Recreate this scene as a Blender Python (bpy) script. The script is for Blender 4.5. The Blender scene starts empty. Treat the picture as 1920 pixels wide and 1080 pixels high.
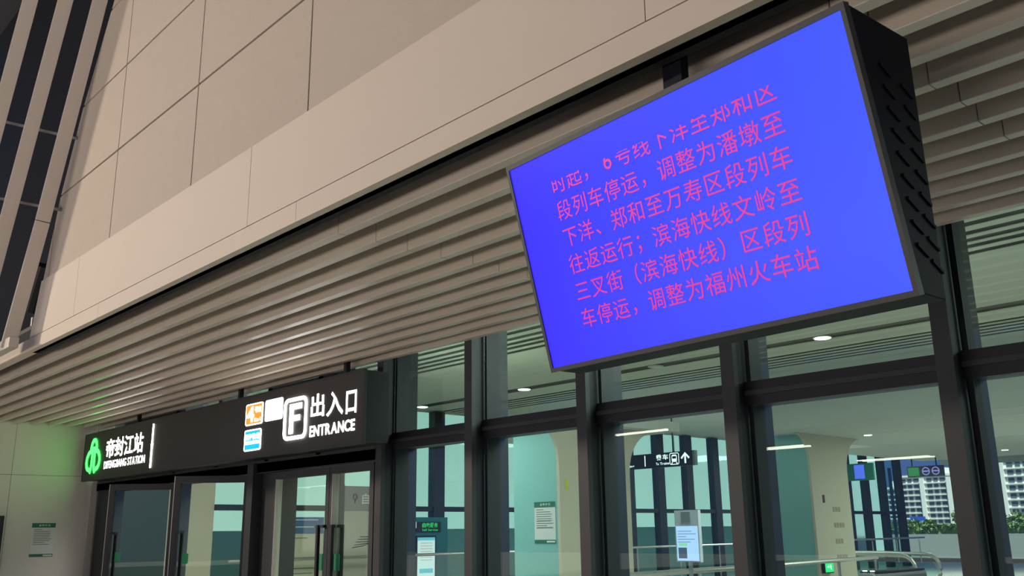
import bpy, bmesh, math, random
from mathutils import Vector, Matrix
random.seed(4)
S = bpy.context.scene
COL = S.collection

# ---------------------------------------------------------------- camera
cd = bpy.data.cameras.new('camera'); cam = bpy.data.objects.new('camera', cd); COL.objects.link(cam)
R = Vector((0.674012, 0.738612, -0.012652)); U = Vector((0.195522, -0.161852, 0.967251)); F = Vector((-0.712375, 0.654413, 0.253505))
m = Matrix.Identity(4)
for i in range(3):
    m[i][0] = R[i]; m[i][1] = U[i]; m[i][2] = -F[i]
m[0][3], m[1][3], m[2][3] = 0, 0, 1.6
cam.matrix_world = m
cd.sensor_width = 36; cd.lens = 1745.28 / 1920 * 36; cd.clip_end = 1500; cd.clip_start = 0.05
S.camera = cam

# ---------------------------------------------------------------- world, sun, big lights, exposure
W = bpy.data.worlds.new('world'); S.world = W; W.use_nodes = True
W.node_tree.nodes['Background'].inputs[0].default_value = (0.09, 0.145, 0.36, 1)
W.node_tree.nodes['Background'].inputs[1].default_value = 1.0
VS = S.view_settings
S.display_settings.display_device = 'sRGB'
VS.view_transform = 'Standard'; VS.look = 'None'; VS.exposure = 0.0; VS.gamma = 1.0; VS.use_curve_mapping = False

def aim(o, d):
    o.rotation_euler = Vector(d).to_track_quat('-Z', 'Y').to_euler()
def light(name, typ, loc, d, energy, color, size=1.0, sizey=None):
    l = bpy.data.lights.new(name, typ); l.energy = energy; l.color = color
    o = bpy.data.objects.new(name, l); COL.objects.link(o); o.location = loc; aim(o, d)
    if typ == 'AREA':
        l.size = size
        if sizey: l.shape = 'RECTANGLE'; l.size_y = sizey
    return o
sun = light('sun', 'SUN', (20, -20, 40), (-0.36, 0.36, -0.86), 8.0, (1.0, 0.96, 0.88)); sun.data.angle = 0.01
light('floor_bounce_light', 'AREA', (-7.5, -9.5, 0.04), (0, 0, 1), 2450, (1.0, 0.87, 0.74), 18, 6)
fl = light('added_key_light', 'SPOT', (-23.67, -12.95, 9.5), (15.9, 15.95, -9.3), 11500, (1.0, 0.84, 0.68))  # added spot, no such lamp known; keys the wall and its shadow band
fl.data.spot_size = math.radians(52); fl.data.spot_blend = 1.0; fl.data.shadow_soft_size = 0.5
for x, y, z, e in [(-13, 8.8, 4.4, 330), (-15, 21, 4.5, 330), (-14, 33, 4.5, 450), (-5, 8.8, 4.4, 330), (-6, 20.5, 3.4, 240), (2.5, 12, 4.5, 300)]:
    light('hall_light', 'AREA', (x, y, z), (0, 0, -1), e, (1.0, 0.99, 0.94), 3.0)

# ---------------------------------------------------------------- materials
MATS = {}
def mat(name, col, rough=0.5, metal=0.0, spec=0.5, noise=0.0, nscale=20.0, bump=0.0, bscale=200.0, emit=None, estr=1.0):
    if name in MATS: return MATS[name]
    M = bpy.data.materials.new(name); M.use_nodes = True
    nt = M.node_tree; b = nt.nodes['Principled BSDF']
    b.inputs['Base Color'].default_value = (*col, 1); b.inputs['Roughness'].default_value = rough
    b.inputs['Metallic'].default_value = metal; b.inputs['Specular IOR Level'].default_value = spec
    if noise or bump:
        tc = nt.nodes.new('ShaderNodeTexCoord')
    if noise:
        n = nt.nodes.new('ShaderNodeTexNoise'); n.inputs['Scale'].default_value = nscale; n.inputs['Detail'].default_value = 5
        nt.links.new(tc.outputs['Object'], n.inputs['Vector'])
        r = nt.nodes.new('ShaderNodeMapRange'); r.inputs[3].default_value = 1 - noise; r.inputs[4].default_value = 1 + noise
        nt.links.new(n.outputs[0], r.inputs[0])
        mx = nt.nodes.new('ShaderNodeVectorMath'); mx.operation = 'SCALE'; mx.inputs[0].default_value = col
        nt.links.new(r.outputs[0], mx.inputs['Scale']); nt.links.new(mx.outputs[0], b.inputs['Base Color'])
    if bump:
        n2 = nt.nodes.new('ShaderNodeTexNoise'); n2.inputs['Scale'].default_value = bscale; n2.inputs['Detail'].default_value = 3
        nt.links.new(tc.outputs['Object'], n2.inputs['Vector'])
        bp = nt.nodes.new('ShaderNodeBump'); bp.inputs['Strength'].default_value = bump; bp.inputs['Distance'].default_value = 0.004
        nt.links.new(n2.outputs[0], bp.inputs['Height']); nt.links.new(bp.outputs[0], b.inputs['Normal'])
    if emit:
        b.inputs['Emission Color'].default_value = (*emit, 1); b.inputs['Emission Strength'].default_value = estr
    MATS[name] = M
    return M
def glass(name, tint, refl=1.0):
    if name in MATS: return MATS[name]
    M = bpy.data.materials.new(name); M.use_nodes = True; nt = M.node_tree; nt.nodes.clear()
    out = nt.nodes.new('ShaderNodeOutputMaterial'); mix = nt.nodes.new('ShaderNodeMixShader')
    t = nt.nodes.new('ShaderNodeBsdfTransparent'); t.inputs[0].default_value = (*tint, 1)
    g = nt.nodes.new('ShaderNodeBsdfGlossy'); g.inputs['Roughness'].default_value = 0.0
    lw = nt.nodes.new('ShaderNodeLayerWeight'); lw.inputs[0].default_value = 0.5
    pw = nt.nodes.new('ShaderNodeMath'); pw.operation = 'POWER'; pw.inputs[1].default_value = 5.0
    mu = nt.nodes.new('ShaderNodeMath'); mu.operation = 'MULTIPLY_ADD'; mu.inputs[1].default_value = 0.96 * refl; mu.inputs[2].default_value = 0.04 * refl
    nt.links.new(lw.outputs['Facing'], pw.inputs[0]); nt.links.new(pw.outputs[0], mu.inputs[0]); nt.links.new(mu.outputs[0], mix.inputs[0])
    nt.links.new(t.outputs[0], mix.inputs[1]); nt.links.new(g.outputs[0], mix.inputs[2]); nt.links.new(mix.outputs[0], out.inputs[0])
    MATS[name] = M
    return M
def emis(name, col, s=1.0):
    return mat(name, (0.02, 0.02, 0.02), 0.4, emit=col, estr=s)

stone = mat('beige_stone_panel', (0.51, 0.44, 0.365), 0.8, noise=0.05, nscale=7, bump=0.6, bscale=110)
smooth = mat('beige_smooth_panel', (0.64, 0.56, 0.47), 0.65, noise=0.02, nscale=3)
bafm = mat('beige_baffle', (0.66, 0.585, 0.51), 0.34, noise=0.03, nscale=5)
dark = mat('dark_gap', (0.010, 0.010, 0.012), 0.9)
void = mat('dark_lining', (0.003, 0.0035, 0.005), 0.9, noise=0.3, nscale=1.5)
soff = mat('dark_soffit', (0.10, 0.095, 0.09), 0.8)
mull = mat('charcoal_aluminium', (0.039, 0.042, 0.043), 0.55)
leafm = mat('dark_door_frame', (0.022, 0.021, 0.021), 0.5)
fin = mat('dark_frame', (0.010, 0.014, 0.018), 0.55)
pale = mat('pale_metal_and_lit_edge', (0.62, 0.57, 0.49), 0.4)
gl = glass('clear_glass', (0.80, 0.93, 0.90), 1.15)
gdoor = glass('door_glass', (0.84, 0.94, 0.89), 1.0)
gside = glass('cyan_window_glass', (0.78, 0.96, 0.94), 0.6)
signm = mat('charcoal_sign_panel', (0.052, 0.046, 0.044), 0.55)
signside = mat('black_sign_side', (0.014, 0.014, 0.017), 0.6)
tvm = mat('black_housing', (0.0035, 0.004, 0.010), 0.6, spec=0.2)
bezel = mat('grey_bezel', (0.045, 0.047, 0.047), 0.5)
white_e = emis('white_letter_light', (1.0, 0.97, 0.9), 8.0)
green_e = emis('green_logo_light', (0.03, 0.9, 0.06), 6.0)
teal = mat('teal_panel', (0.26, 0.53, 0.49), 0.45)
cream = mat('cream_column', (0.62, 0.55, 0.40), 0.6)
steel = mat('brushed_steel', (0.55, 0.54, 0.50), 0.28, 0.9)
ceilm = mat('pale_ceiling', (0.66, 0.67, 0.58), 0.7)
paper = mat('white_paper', (0.72, 0.72, 0.68), 0.7)
dgreen = mat('green_print', (0.02, 0.16, 0.09), 0.6)
ink = mat('grey_print', (0.16, 0.17, 0.16), 0.7)
blackm = mat('black_matt', (0.012, 0.012, 0.014), 0.5)

# ---------------------------------------------------------------- mesh helpers
class MB:
    def __init__(s): s.v = []; s.f = []
    def add(s, vs, fs):
        o = len(s.v); s.v += [tuple(v) for v in vs]; s.f += [tuple(i + o for i in f) for f in fs]
    def obox(s, c, ax, ay, az, hx, hy, hz):
        c = Vector(c); ax, ay, az = Vector(ax) * hx, Vector(ay) * hy, Vector(az) * hz
        vs = [c + ax * i + ay * j + az * k for i in (-1, 1) for j in (-1, 1) for k in (-1, 1)]
        s.add(vs, [(0, 1, 3, 2), (4, 6, 7, 5), (0, 4, 5, 1), (2, 3, 7, 6), (0, 2, 6, 4), (1, 5, 7, 3)])
    def box(s, x0, x1, y0, y1, z0, z1):
        s.obox(((x0 + x1) / 2, (y0 + y1) / 2, (z0 + z1) / 2), (1, 0, 0), (0, 1, 0), (0, 0, 1), abs(x1 - x0) / 2, abs(y1 - y0) / 2, abs(z1 - z0) / 2)
    def prism(s, pts, off):
        n = len(pts); off = Vector(off); a = [Vector(p) for p in pts]
        s.add(a + [p + off for p in a], [tuple(range(n)), tuple(range(2 * n - 1, n - 1, -1))] + [(i, (i + 1) % n, n + (i + 1) % n, n + i) for i in range(n)])
    def tube(s, pts, r, n=10, closed=False):
        pts = [Vector(p) for p in pts]; rings = []; L = len(pts)
        for i, p in enumerate(pts):
            if closed: t = pts[(i + 1) % L] - pts[i - 1]
            else: t = pts[min(i + 1, L - 1)] - pts[max(i - 1, 0)]
            t.normalize()
            a = t.cross(Vector((0, 0, 1)))
            if a.length < 1e-3: a = t.cross(Vector((1, 0, 0)))
            a.normalize(); b = t.cross(a)
            rings.append([p + a * r * math.cos(2 * math.pi * k / n) + b * r * math.sin(2 * math.pi * k / n) for k in range(n)])
        vs = [v for q in rings for v in q]; fs = []
        for i in range(L if closed else L - 1):
            j = (i + 1) % L
            fs += [(i * n + k, i * n + (k + 1) % n, j * n + (k + 1) % n, j * n + k) for k in range(n)]
        if not closed: fs += [tuple(range(n)), tuple((L - 1) * n + k for k in range(n - 1, -1, -1))]
        s.add(vs, fs)
    def cyl(s, c, r, h, n=28):
        x, y, z = c
        s.prism([(x + r * math.cos(2 * math.pi * k / n), y + r * math.sin(2 * math.pi * k / n), z) for k in range(n)], (0, 0, h))
    def stroke(s, fn, pts, w, th, closed=False):
        # ribbon of width w along 2-D points, mapped by fn(u, v, depth), with thickness th
        pts = [Vector(p) for p in pts]; L = len(pts); a = []; b = []
        for i, p in enumerate(pts):
            t = (pts[(i + 1) % L] - pts[i - 1]) if closed else (pts[min(i + 1, L - 1)] - pts[max(i - 1, 0)])
            t.normalize(); nrm = Vector((-t.y, t.x)) * w / 2
            a.append(p + nrm); b.append(p - nrm)
        for i in range(L if closed else L - 1):
            j = (i + 1) % L
            q = [a[i], a[j], b[j], b[i]]
            vs = [fn(p.x, p.y, 0) for p in q] + [fn(p.x, p.y, th) for p in q]
            s.add(vs, [(0, 1, 2, 3), (7, 6, 5, 4), (0, 4, 5, 1), (1, 5, 6, 2), (2, 6, 7, 3), (3, 7, 4, 0)])
    def build(s, name, material, parent=None, bevel=0.0, smooth=False, recalc=True):
        me = bpy.data.meshes.new(name); me.from_pydata(s.v, [], s.f); me.update()
        if recalc:
            bm = bmesh.new(); bm.from_mesh(me); bmesh.ops.recalc_face_normals(bm, faces=bm.faces); bm.to_mesh(me); bm.free()
        if smooth:
            for p in me.polygons: p.use_smooth = True
        me.materials.append(material)
        o = bpy.data.objects.new(name, me); COL.objects.link(o)
        if parent:
            o.parent = parent; o.matrix_parent_inverse = parent.matrix_world.inverted()
        if bevel:
            b = o.modifiers.new('bevel', 'BEVEL'); b.width = bevel; b.segments = 2; b.limit_method = 'ANGLE'
        return o
def tag(o, label=None, cat=None, group=None, kind=None):
    for k, v in (('label', label), ('category', cat), ('group', group), ('kind', kind)):
        if v: o[k] = v
    return o
def empty(name, loc, label=None, cat=None, group=None, kind=None):
    o = bpy.data.objects.new(name, None); COL.objects.link(o); o.location = loc
    o.matrix_world = Matrix.Translation(loc)
    o.empty_display_size = 0.1
    return tag(o, label, cat, group, kind)
def bx(name, m_, parent, *a, **k):
    b = MB(); b.box(*a); return b.build(name, m_, parent, **k)
def copy_tree(o, parent=None, shift=None):
    c = o.copy(); COL.objects.link(c)
    if parent: c.parent = parent
    for ch in list(o.children): copy_tree(ch, c)
    return c

# glyph meshes from the built-in font
GL = {}
def glyph(ch, bold=0.0):
    k = (ch, bold)
    if k not in GL:
        c = bpy.data.curves.new('glyph', 'FONT'); c.body = ch; c.size = 1; c.offset = bold; c.resolution_u = 3
        o = bpy.data.objects.new('glyph', c); COL.objects.link(o)
        dg = bpy.context.evaluated_depsgraph_get(); dg.update()
        me = bpy.data.meshes.new_from_object(o.evaluated_get(dg))
        vs = [tuple(v.co) for v in me.vertices]; fs = [tuple(p.vertices) for p in me.polygons]
        bpy.data.objects.remove(o); bpy.data.curves.remove(c); bpy.data.meshes.remove(me)
        GL[k] = (vs, fs)
    return GL[k]
def put_glyphs(mb, fn, items, bold=0.0, depth=0.0):
    # items: (char, x0, y0, x1, y1) boxes for the glyph's own outline, or em placement when given as (char, x, y, size)
    for it in items:
        vs, fs = glyph(it[0], bold)
        if not vs: continue
        if len(it) == 4:
            _, x, y, s = it; q = [(x + v[0] * s, y + v[1] * s) for v in vs]
        else:
            _, x0, y0, x1, y1 = it
            ax = min(v[0] for v in vs); bx_ = max(v[0] for v in vs); ay = min(v[1] for v in vs); by = max(v[1] for v in vs)
            q = [(x0 + (v[0] - ax) / (bx_ - ax) * (x1 - x0), y0 + (v[1] - ay) / (by - ay) * (y1 - y0)) for v in vs]
        n = len(q)
        mb.add([fn(a, b, depth) for a, b in q], fs)
def word(s, x0, x1, y0, h, bold=0.0):
    # a latin word fitted between x0 and x1 with cap height h (em placement, non-uniform x)
    pen = 0; out = []
    for ch in s:
        if ch == ' ': pen += 0.28; continue
        vs, _ = glyph(ch, bold); a = min(v[0] for v in vs); b = max(v[0] for v in vs)
        lo = min(v[1] for v in vs); hi = max(v[1] for v in vs)
        out.append((ch, pen, pen + b - a, lo, hi)); pen += b - a + 0.085
    tot = pen - 0.085; k = (x1 - x0) / tot; cap = 0.69
    return [(c, x0 + a * k, y0 + max(lo, -0.02) / cap * h, x0 + b * k, y0 + hi / cap * h) for c, a, b, lo, hi in out]

# ================================================================ SETTING
b = MB(); b.box(-60, 30, -40, 46, -0.2, 0)
tag(b.build('floor', mat('floor_tile', (0.46, 0.44, 0.40), 0.35, noise=0.08, nscale=2)), kind='structure')
b = MB(); b.box(-260, 60, 46, 420, -0.4, -0.05); b.box(-260, -60, -40, 46, -0.4, -0.05)
tag(b.build('ground', mat('paved_ground', (0.13, 0.14, 0.12), 0.9, noise=0.15, nscale=0.2)), kind='structure')
# station roof over everything
b = MB(); b.box(-22, 26, -36, 47, 12.6, 13.0)
tag(b.build('ceiling', mat('dark_roof', (0.05, 0.05, 0.055), 0.8)), kind='structure')

# --- stone wall above the entrance, with open joints and a slanting left edge
EDGE = [(-11.46, 3.66), (-11.42, 3.81), (-10.91, 5.4), (-10.44, 6.35), (-9.84, 7.27), (-6.4, 12.6)]
def clip(poly, p, q):
    # keep the side to the right of the edge p->q (going up)
    def side(a): return (q[0] - p[0]) * (a[1] - p[1]) - (q[1] - p[1]) * (a[0] - p[0])
    out = []
    for i in range(len(poly)):
        a, c = poly[i], poly[(i + 1) % len(poly)]; sa, sc = side(a), side(c)
        if sa <= 0: out.append(a)
        if (sa < 0 < sc) or (sc < 0 < sa):
            t = sa / (sa - sc); out.append((a[0] + (c[0] - a[0]) * t, a[1] + (c[1] - a[1]) * t))
    return out
def clip_all(poly):
    for p, q in zip(EDGE[1:-1], EDGE[2:]):
        poly = clip(poly, p, q)
        if len(poly) < 3: return None
    return poly
def wall_poly(mb, x0, x1, z0, z1, y, th):
    p = clip_all([(x0, z0), (x1, z0), (x1, z1), (x0, z1)])
    if p: mb.prism([(a, y, c) for a, c in p], (0, th, 0))
XV = [-14.8, -12.92, -11.02, -9.14, -7.26, -5.35, -3.45, -1.55, 0.35, 2.25, 4.15, 6.0]
ZH = [4.45, 5.4, 6.35, 7.3, 8.25, 9.2, 10.15, 11.1, 12.6]
b = MB()
for i in range(len(XV) - 1):
    for j in range(len(ZH) - 1):
        wall_poly(b, XV[i] + .008, XV[i + 1] - .008, ZH[j] + (.011 if j else 0.0), ZH[j + 1] - .011, 3.0, 0.06)
wf = tag(b.build('wall_front', stone, bevel=0.003), kind='structure')
b = MB(); wall_poly(b, -16, 6, 3.66, 12.6, 3.045, 0.10); b.build('wall_backing', dark, wf)
b = MB()
tj = [-16, -13.74, -9.94, -6.14, -2.34, 1.46, 6]
for a, c in zip(tj[:-1], tj[1:]): wall_poly(b, a + .003, c - .003, 3.813, 4.447, 2.985, 0.06)
tag(b.build('trim_1', smooth), kind='structure')
b = MB()
tj = [-21, -16.8, -13.0, -9.2, -5.42, -1.6, 2.2, 6]
for a, c in zip(tj[:-1], tj[1:]): b.box(a + .002, c - .002, 2.985, 3.095, 3.66, 3.806)
tag(b.build('trim_2', smooth), kind='structure')
# soffit above the baffles
b = MB(); b.box(-19.1, 6, 3.1, 6.7, 3.98, 4.05)
tag(b.build('ceiling', soff), kind='structure')
b = MB(); b.box(-21, 6, 3.095, 3.107, 3.666, 4.0); tag(b.build('trim_3', dark), kind='structure')

# --- return wall at the far left
b = MB()
for y0, y1 in ((2.0, 4.962), (4.968, 6.44)):
    for z0, z1 in ((0.0, 2.737), (2.743, 3.99)): b.box(-19.3, -19.1, y0, y1, z0, z1)
wl = tag(b.build('wall_left', mat('beige_wall_panel', (0.72, 0.65, 0.56), 0.55, noise=0.02, nscale=2)), kind='structure')
bx('joint_backing', dark, wl, -19.32, -19.11, 2.0, 6.44, 0.0, 3.7)
bx('corner_trim', pale, wl, -19.13, -19.075, 6.40, 6.52, 0, 2.62)

# --- ceiling baffles
seams = [-13.05, -9.25, -5.45, -1.65, 2.15]
ords = ['first', 'second', 'third', 'fourth', 'fifth', 'sixth', 'seventh', 'eighth', 'ninth', 'tenth', 'eleventh']
NB = 11
for k in range(NB):
    y = 3.34 + k * 0.3075
    sh = [s + (0.0, 0.02, -0.015)[k % 3] for s in seams]
    xs = [-19.06 + (0.12 if k >= 9 else 0)] + sh + [5.0]
    b = MB()
    for a, c in zip(xs[:-1], xs[1:]): b.box(a + .0025, c - .0025, y, y + 0.078, 3.66, 3.97)
    o = b.build('ceiling_baffle', bafm, bevel=0.004)
    if k == 0: lab = 'long beige ceiling baffle right behind the stone fascia, first of the row'
    elif k == NB - 1: lab = 'long beige ceiling baffle against the glass front, last of the row'
    else: lab = 'long beige ceiling baffle, %s back from the stone fascia' % ords[k]
    tag(o, lab, 'ceiling baffle', 'ceiling baffles under the entrance soffit')

# ================================================================ GLASS FRONT
MX = [-9.505, -7.81, -6.12, -4.445, -2.668, -0.98, 0.71]
labs = ['glass bay right beside the door under the sign end', 'glass bay showing the green and white notice on the teal column',
        'glass bay under the screen showing the white arrow sign', 'wide glass bay under the right half of the screen', 'glass bay at the right picture edge, right of the screen', 'glass bay outside the right edge']
def post(parent, x, z1=3.98):
    b = MB(); b.box(x - .063, x + .063, 6.50, 6.56, 0, z1); mo = b.build('mullion', mull, parent)
    b = MB(); b.box(x - .05, x + .05, 6.56, 6.70, 0, z1); b.build('mullion_neck', blackm, parent)
    b = MB(); b.box(x - .055, x + .063, 6.725, 7.03, 0, z1); b.build('inner_fin', fin, parent); return mo
for i in range(len(MX) - 1):
    x0, x1 = MX[i], MX[i + 1]
    w = empty('window_%d' % (i + 1), ((x0 + x1) / 2, 6.7, 0), labs[i], 'window', kind='structure')
    mo = post(w, x0)
    b = MB(); b.box(x0 + .05, x1 - .05, 6.655, 6.70, 2.672, 2.712); b.build('transom_cap', mull, w)
    b = MB(); b.box(x0 + .05, x1 - .05, 6.67, 6.70, 2.59, 2.79); b.build('transom', blackm, w)
    b = MB(); b.box(x0 + .063, x1 - .055, 6.725, 7.0, 2.61, 2.80); b.build('inner_transom', fin, w)
    b = MB(); b.box(x0 + .05, x1 - .05, 6.70, 6.712, 2.73, 3.98); b.build('upper_pane', gl, w)
    b = MB(); b.box(x0 + .05, x1 - .05, 6.70, 6.712, 0.05, 2.65); b.build('lower_pane', gl, w)
    for xx in (x0 + .085, ):
        b = MB(); b.box(xx - .016, xx + .016, 6.685, 6.70, 2.75, 3.97); b.box(xx - .016, xx + .016, 6.685, 6.70, 0.1, 2.62); b.build('glazing_bead', fin, mo)
# strip of glazing above the doors
w = empty('window_7', (-14, 6.7, 2.6), 'dark glazing strip between the long sign and the baffles', 'window', kind='structure')
xs = [-19.05, -17.2, -15.5, -13.9, -12.3, -10.9, -9.56]
for i in range(len(xs) - 1):
    if i: bx('mullion', fin, w, xs[i] - .06, xs[i] + .06, 6.5, 7.0, 2.62, 3.98)
    bx('glass_pane', gl, w, xs[i] + .06, xs[i + 1] - .06, 6.70, 6.712, 2.62, 3.98)
bx('lower_rail', mull, w, -19.05, -9.56, 6.5, 7.0, 2.47, 2.66)
bx('upper_rail', fin, w, -17.9, -15.2, 6.5, 6.75, 3.50, 3.66)
bx('upper_rail', fin, w, -12.35, -10.55, 6.5, 6.75, 3.50, 3.66)

# --- doors under the sign
def leaf(name, hinge, ang, wd, label, free_left=True, hz=2.45, hside=None, fm=None):
    fm = fm or mull
    """door leaf hinged at (x, y); ang = direction in plan from hinge to free edge."""
    d = Vector((math.cos(ang), math.sin(ang), 0)); n = Vector((-d.y, d.x, 0)); up = Vector((0, 0, 1)); H = Vector((hinge[0], hinge[1], 0))
    e = empty(name, H, label, 'door', kind='structure')
    def part(nm, mt, a0, a1, z0, z1, th=0.03, off=0.0):
        b = MB(); b.obox(H + d * (a0 + a1) / 2 + up * (z0 + z1) / 2 + n * off, d, n, up, (a1 - a0) / 2, th, (z1 - z0) / 2); return b.build(nm, mt, e)
    st = 0.085
    part('hinge_stile', fm, 0, st, 0, hz); part('lock_stile', fm, wd - st, wd, 0, hz)
    part('top_rail', fm, st, wd - st, hz - .10, hz); part('bottom_rail', fm, st, wd - st, 0, .12)
    part('glass_pane', gdoor, st, wd - st, .12, hz - .10, 0.006)
    return e, part, n, d, H
a45 = math.atan2(-0.736, -0.676)
for i, (hx, lb) in enumerate([(-15.43, 'left open glass door leaf swung outwards under the station name'), (-12.83, 'open glass door leaf swung outwards left of the closed pair')]):
    e, part, n, d, H = leaf('door_%d' % (i + 1), (hx, 6.55), a45, 1.10, lb, fm=leafm)
    part('edge_strip', pale, 1.10, 1.112, 0, 2.45, 0.026)
    # dark pull handle on the outer (+x) side and inner side
    for sgn in (1, -1):
        b = MB()
        for z in (1.66, 0.55): b.obox(H + d * 0.99 + n * (0.06 * sgn) + Vector((0, 0, z)), d, n, (0, 0, 1), .02, .05, .02)
        b.obox(H + d * 0.99 + n * (0.11 * sgn) + Vector((0, 0, 1.105)), d, n, (0, 0, 1), .02, .02, .575)
        b.build('handle', blackm, e)
    part('push_sticker', mat('green_sticker', (0.03, 0.36, 0.16), 0.5), 0.84, 0.93, 1.22, 1.36, 0.008)
for i, (x0, x1, lb) in enumerate([(-12.08, -10.625, 'closed left glass door leaf of the pair beside the glass bays'), (-10.615, -9.62, 'closed right glass door leaf of the pair beside the glass bays')]):
    if i == 0: e, part, n, d, H = leaf('door_3', (x0, 6.55), 0.0, x1 - x0, lb)
    else: e, part, n, d, H = leaf('door_4', (x1, 6.55), math.pi, x1 - x0, lb)
    wd = x1 - x0
    part('lit_reveal', pale, (.088 if i == 0 else wd - .10), (.098 if i == 0 else wd - .09), .12, 2.35, 0.05)  # stile reveal lit from the hall, its light put into a pale strip
    hx = wd - .16
    for sgn in (1, -1):
        b = MB()
        for z in (1.70, 0.6):
            b.obox(H + d * (hx + .05) + n * (0.055 * sgn) + Vector((0, 0, z)), d, n, (0, 0, 1), .07, .02, .018)
        b.obox(H + d * hx + n * (0.075 * sgn) + Vector((0, 0, 1.15)), d, n, (0, 0, 1), .022, .02, .568)
        b.build('handle', blackm, e)
    part('push_sticker', mat('green_sticker', (0.03, 0.36, 0.16), 0.5), wd - .24, wd - .10, 1.16, 1.36, 0.008)
b = MB(); b.box(-19.08, -9.57, 6.50, 6.72, 2.46, 2.60); b.box(-12.74, -12.56, 6.44, 6.95, 0, 2.60); b.box(-12.56, -12.10, 6.60, 6.9, 0, 2.60); b.box(-19.06, -18.2, 6.54, 6.72, 0, 2.46)
b.box(-15.42, -15.2, 6.5, 6.7, 0, 2.46)
tag(b.build('trim_4', mull), kind='structure')

# ================================================================ STATION SIGN
SY = 6.12
sg = empty('station_sign', (-14, SY, 2.63), 'long charcoal lightbox sign with white lettering above the entrance doors', 'sign')
bx('sign_face', signm, sg, -18.81, -9.275, SY, SY + .03, 2.63, 3.50)
bx('sign_box', signside, sg, -18.805, -9.28, SY + .03, SY + .36, 2.64, 3.495)
b = MB()
for q in ((-18.81, -9.275, 2.622, 2.642), (-18.81, -9.275, 3.488, 3.508), (-18.822, -18.802, 2.622, 3.508), (-9.283, -9.263, 2.622, 3.508)):
    b.box(q[0], q[1], SY - .006, SY + .032, q[2], q[3])
b.build('edge_trim', mull, sg)
for x in (-12.75, -9.9, -16.6):
    bx('hanger_rod', blackm, sg, x - .03, x + .03, SY + .12, SY + .18, 3.49, 3.70)
def sf(u, v, dp): return (u, SY - .004 - dp, v)
# green emblem: three loops on two legs
lx = lambda u: -18.655 + u * 0.766
lz = lambda v: 2.765 + v * 0.62
b = MB()
def st(pts, w=0.068, closed=False):
    b.stroke(lambda u, v, d: sf(u, v, d), [(lx(u), lz(v)) for u, v in pts], w, 0.012, closed)
st([(0.31, .60), (0.32, .76), (.36, .88), (.43, .955), (.5, .965), (.57, .955), (.64, .88), (.68, .76), (.69, .60)], .075)
for s_ in (-1, 1):
    P = [(.5 - .12, .64), (.5 - .22, .64), (.5 - .33, .585), (.5 - .42, .46), (.5 - .445, .33), (.5 - .41, .2), (.5 - .33, .12), (.5 - .25, .10)]
    st([(0.5 + s_ * (0.5 - u), v) for u, v in P], .075)
    st([(.5 + s_ * u, v) for u, v in [(.075, .74), (.08, .5), (.085, .25), (.11, .1), (.17, .0)]], .065)
    st([(.5 + s_ * u, v) for u, v in [(.25, .10), (.21, .07), (.17, .045)]], .05)
st([(.40, .73), (.60, .73)], .05)
b.build('emblem', green_e, sg)
b = MB()
for i, ch in enumerate('帝封江站'):
    x = -17.645 + i * 0.438
    put_glyphs(b, sf, [(ch, x, 2.985, x + .40, 3.325)], bold=0.014)
b.build('station_name', white_e, sg)
b = MB(); put_glyphs(b, sf, word('DIFENGJIANG STATION', -17.69, -15.80, 2.803, .128, .010), bold=0.010); b.build('station_name_english', white_e, sg)
b = MB(); b.box(-15.556, -15.515, SY - .012, SY, 2.70, 3.06); b.box(-15.565, -15.505, SY - .012, SY, 3.06, 3.10); b.box(-15.552, -15.52, SY - .012, SY, 3.10, 3.42)
b.build('divider_bar', white_e, sg)
def rrect(x0, x1, z0, z1, r, n=5):
    P = []
    for cx, cz, a in ((x1 - r, z1 - r, 0), (x0 + r, z1 - r, 90), (x0 + r, z0 + r, 180), (x1 - r, z0 + r, 270)):
        for k in range(n + 1):
            t_ = math.radians(a + 90 * k / n); P.append((cx + r * math.cos(t_), cz + r * math.sin(t_)))
    return P
def plate(nm, mt, x0, x1, z0, z1, r, y, th, parent=sg):
    b = MB(); b.prism([(x, y, z) for x, z in rrect(x0, x1, z0, z1, r)], (0, th, 0)); return b.build(nm, mt, parent)
lb1 = plate('line_badge', white_e, -12.245, -11.75, 3.085, 3.383, .035, SY - .006, .006)
orange_e = emis('orange_badge_light', (1.0, 0.30, 0.03), 1.3)
pl = plate('badge_field', orange_e, -12.225, -11.772, 3.10, 3.368, .02, SY - .009, .003, lb1)
def sf2(u, v, dp): return (u, SY - .0125 - dp, v)
b = MB(); put_glyphs(b, sf2, [('4', -12.205, 3.125, -11.99, 3.345)], bold=.03)
put_glyphs(b, sf2, [('号', -11.97, 3.245, -11.88, 3.33), ('线', -11.87, 3.245, -11.785, 3.33)], bold=.02); put_glyphs(b, sf2, word('Line 4', -11.97, -11.79, 3.125, .05, .02), bold=.02); b.build('badge_text', white_e, lb1)
plate('line_badge', emis('pale_badge_light', (1.0, 0.93, 0.96), 2.6), -11.687, -11.20, 3.095, 3.385, .035, SY - .006, .006)
lb2 = plate('line_badge', white_e, -12.247, -11.768, 2.731, 3.022, .035, SY - .006, .006)
cyan_e = emis('cyan_badge_light', (0.0, 0.50, 0.80), 1.3)
plate('badge_field', cyan_e, -12.225, -11.79, 2.748, 2.82, .015, SY - .009, .003, lb2)
plate('badge_field', cyan_e, -12.225, -11.79, 2.865, 3.005, .015, SY - .009, .003, lb2)
b = MB()
for i, ch in enumerate('滨海快线'): put_glyphs(b, sf2, [(ch, -12.215 + i * .106, 2.878, -12.115 + i * .106, 2.965)], bold=.02)
b.build('badge_text', white_e, lb2)
b = MB()
b.stroke(sf, [Vector(p) for p in rrect(-11.125, -10.59, 2.815, 3.315, .075)], .045, .012, True); b.build('exit_letter_frame', white_e, sg)
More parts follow.
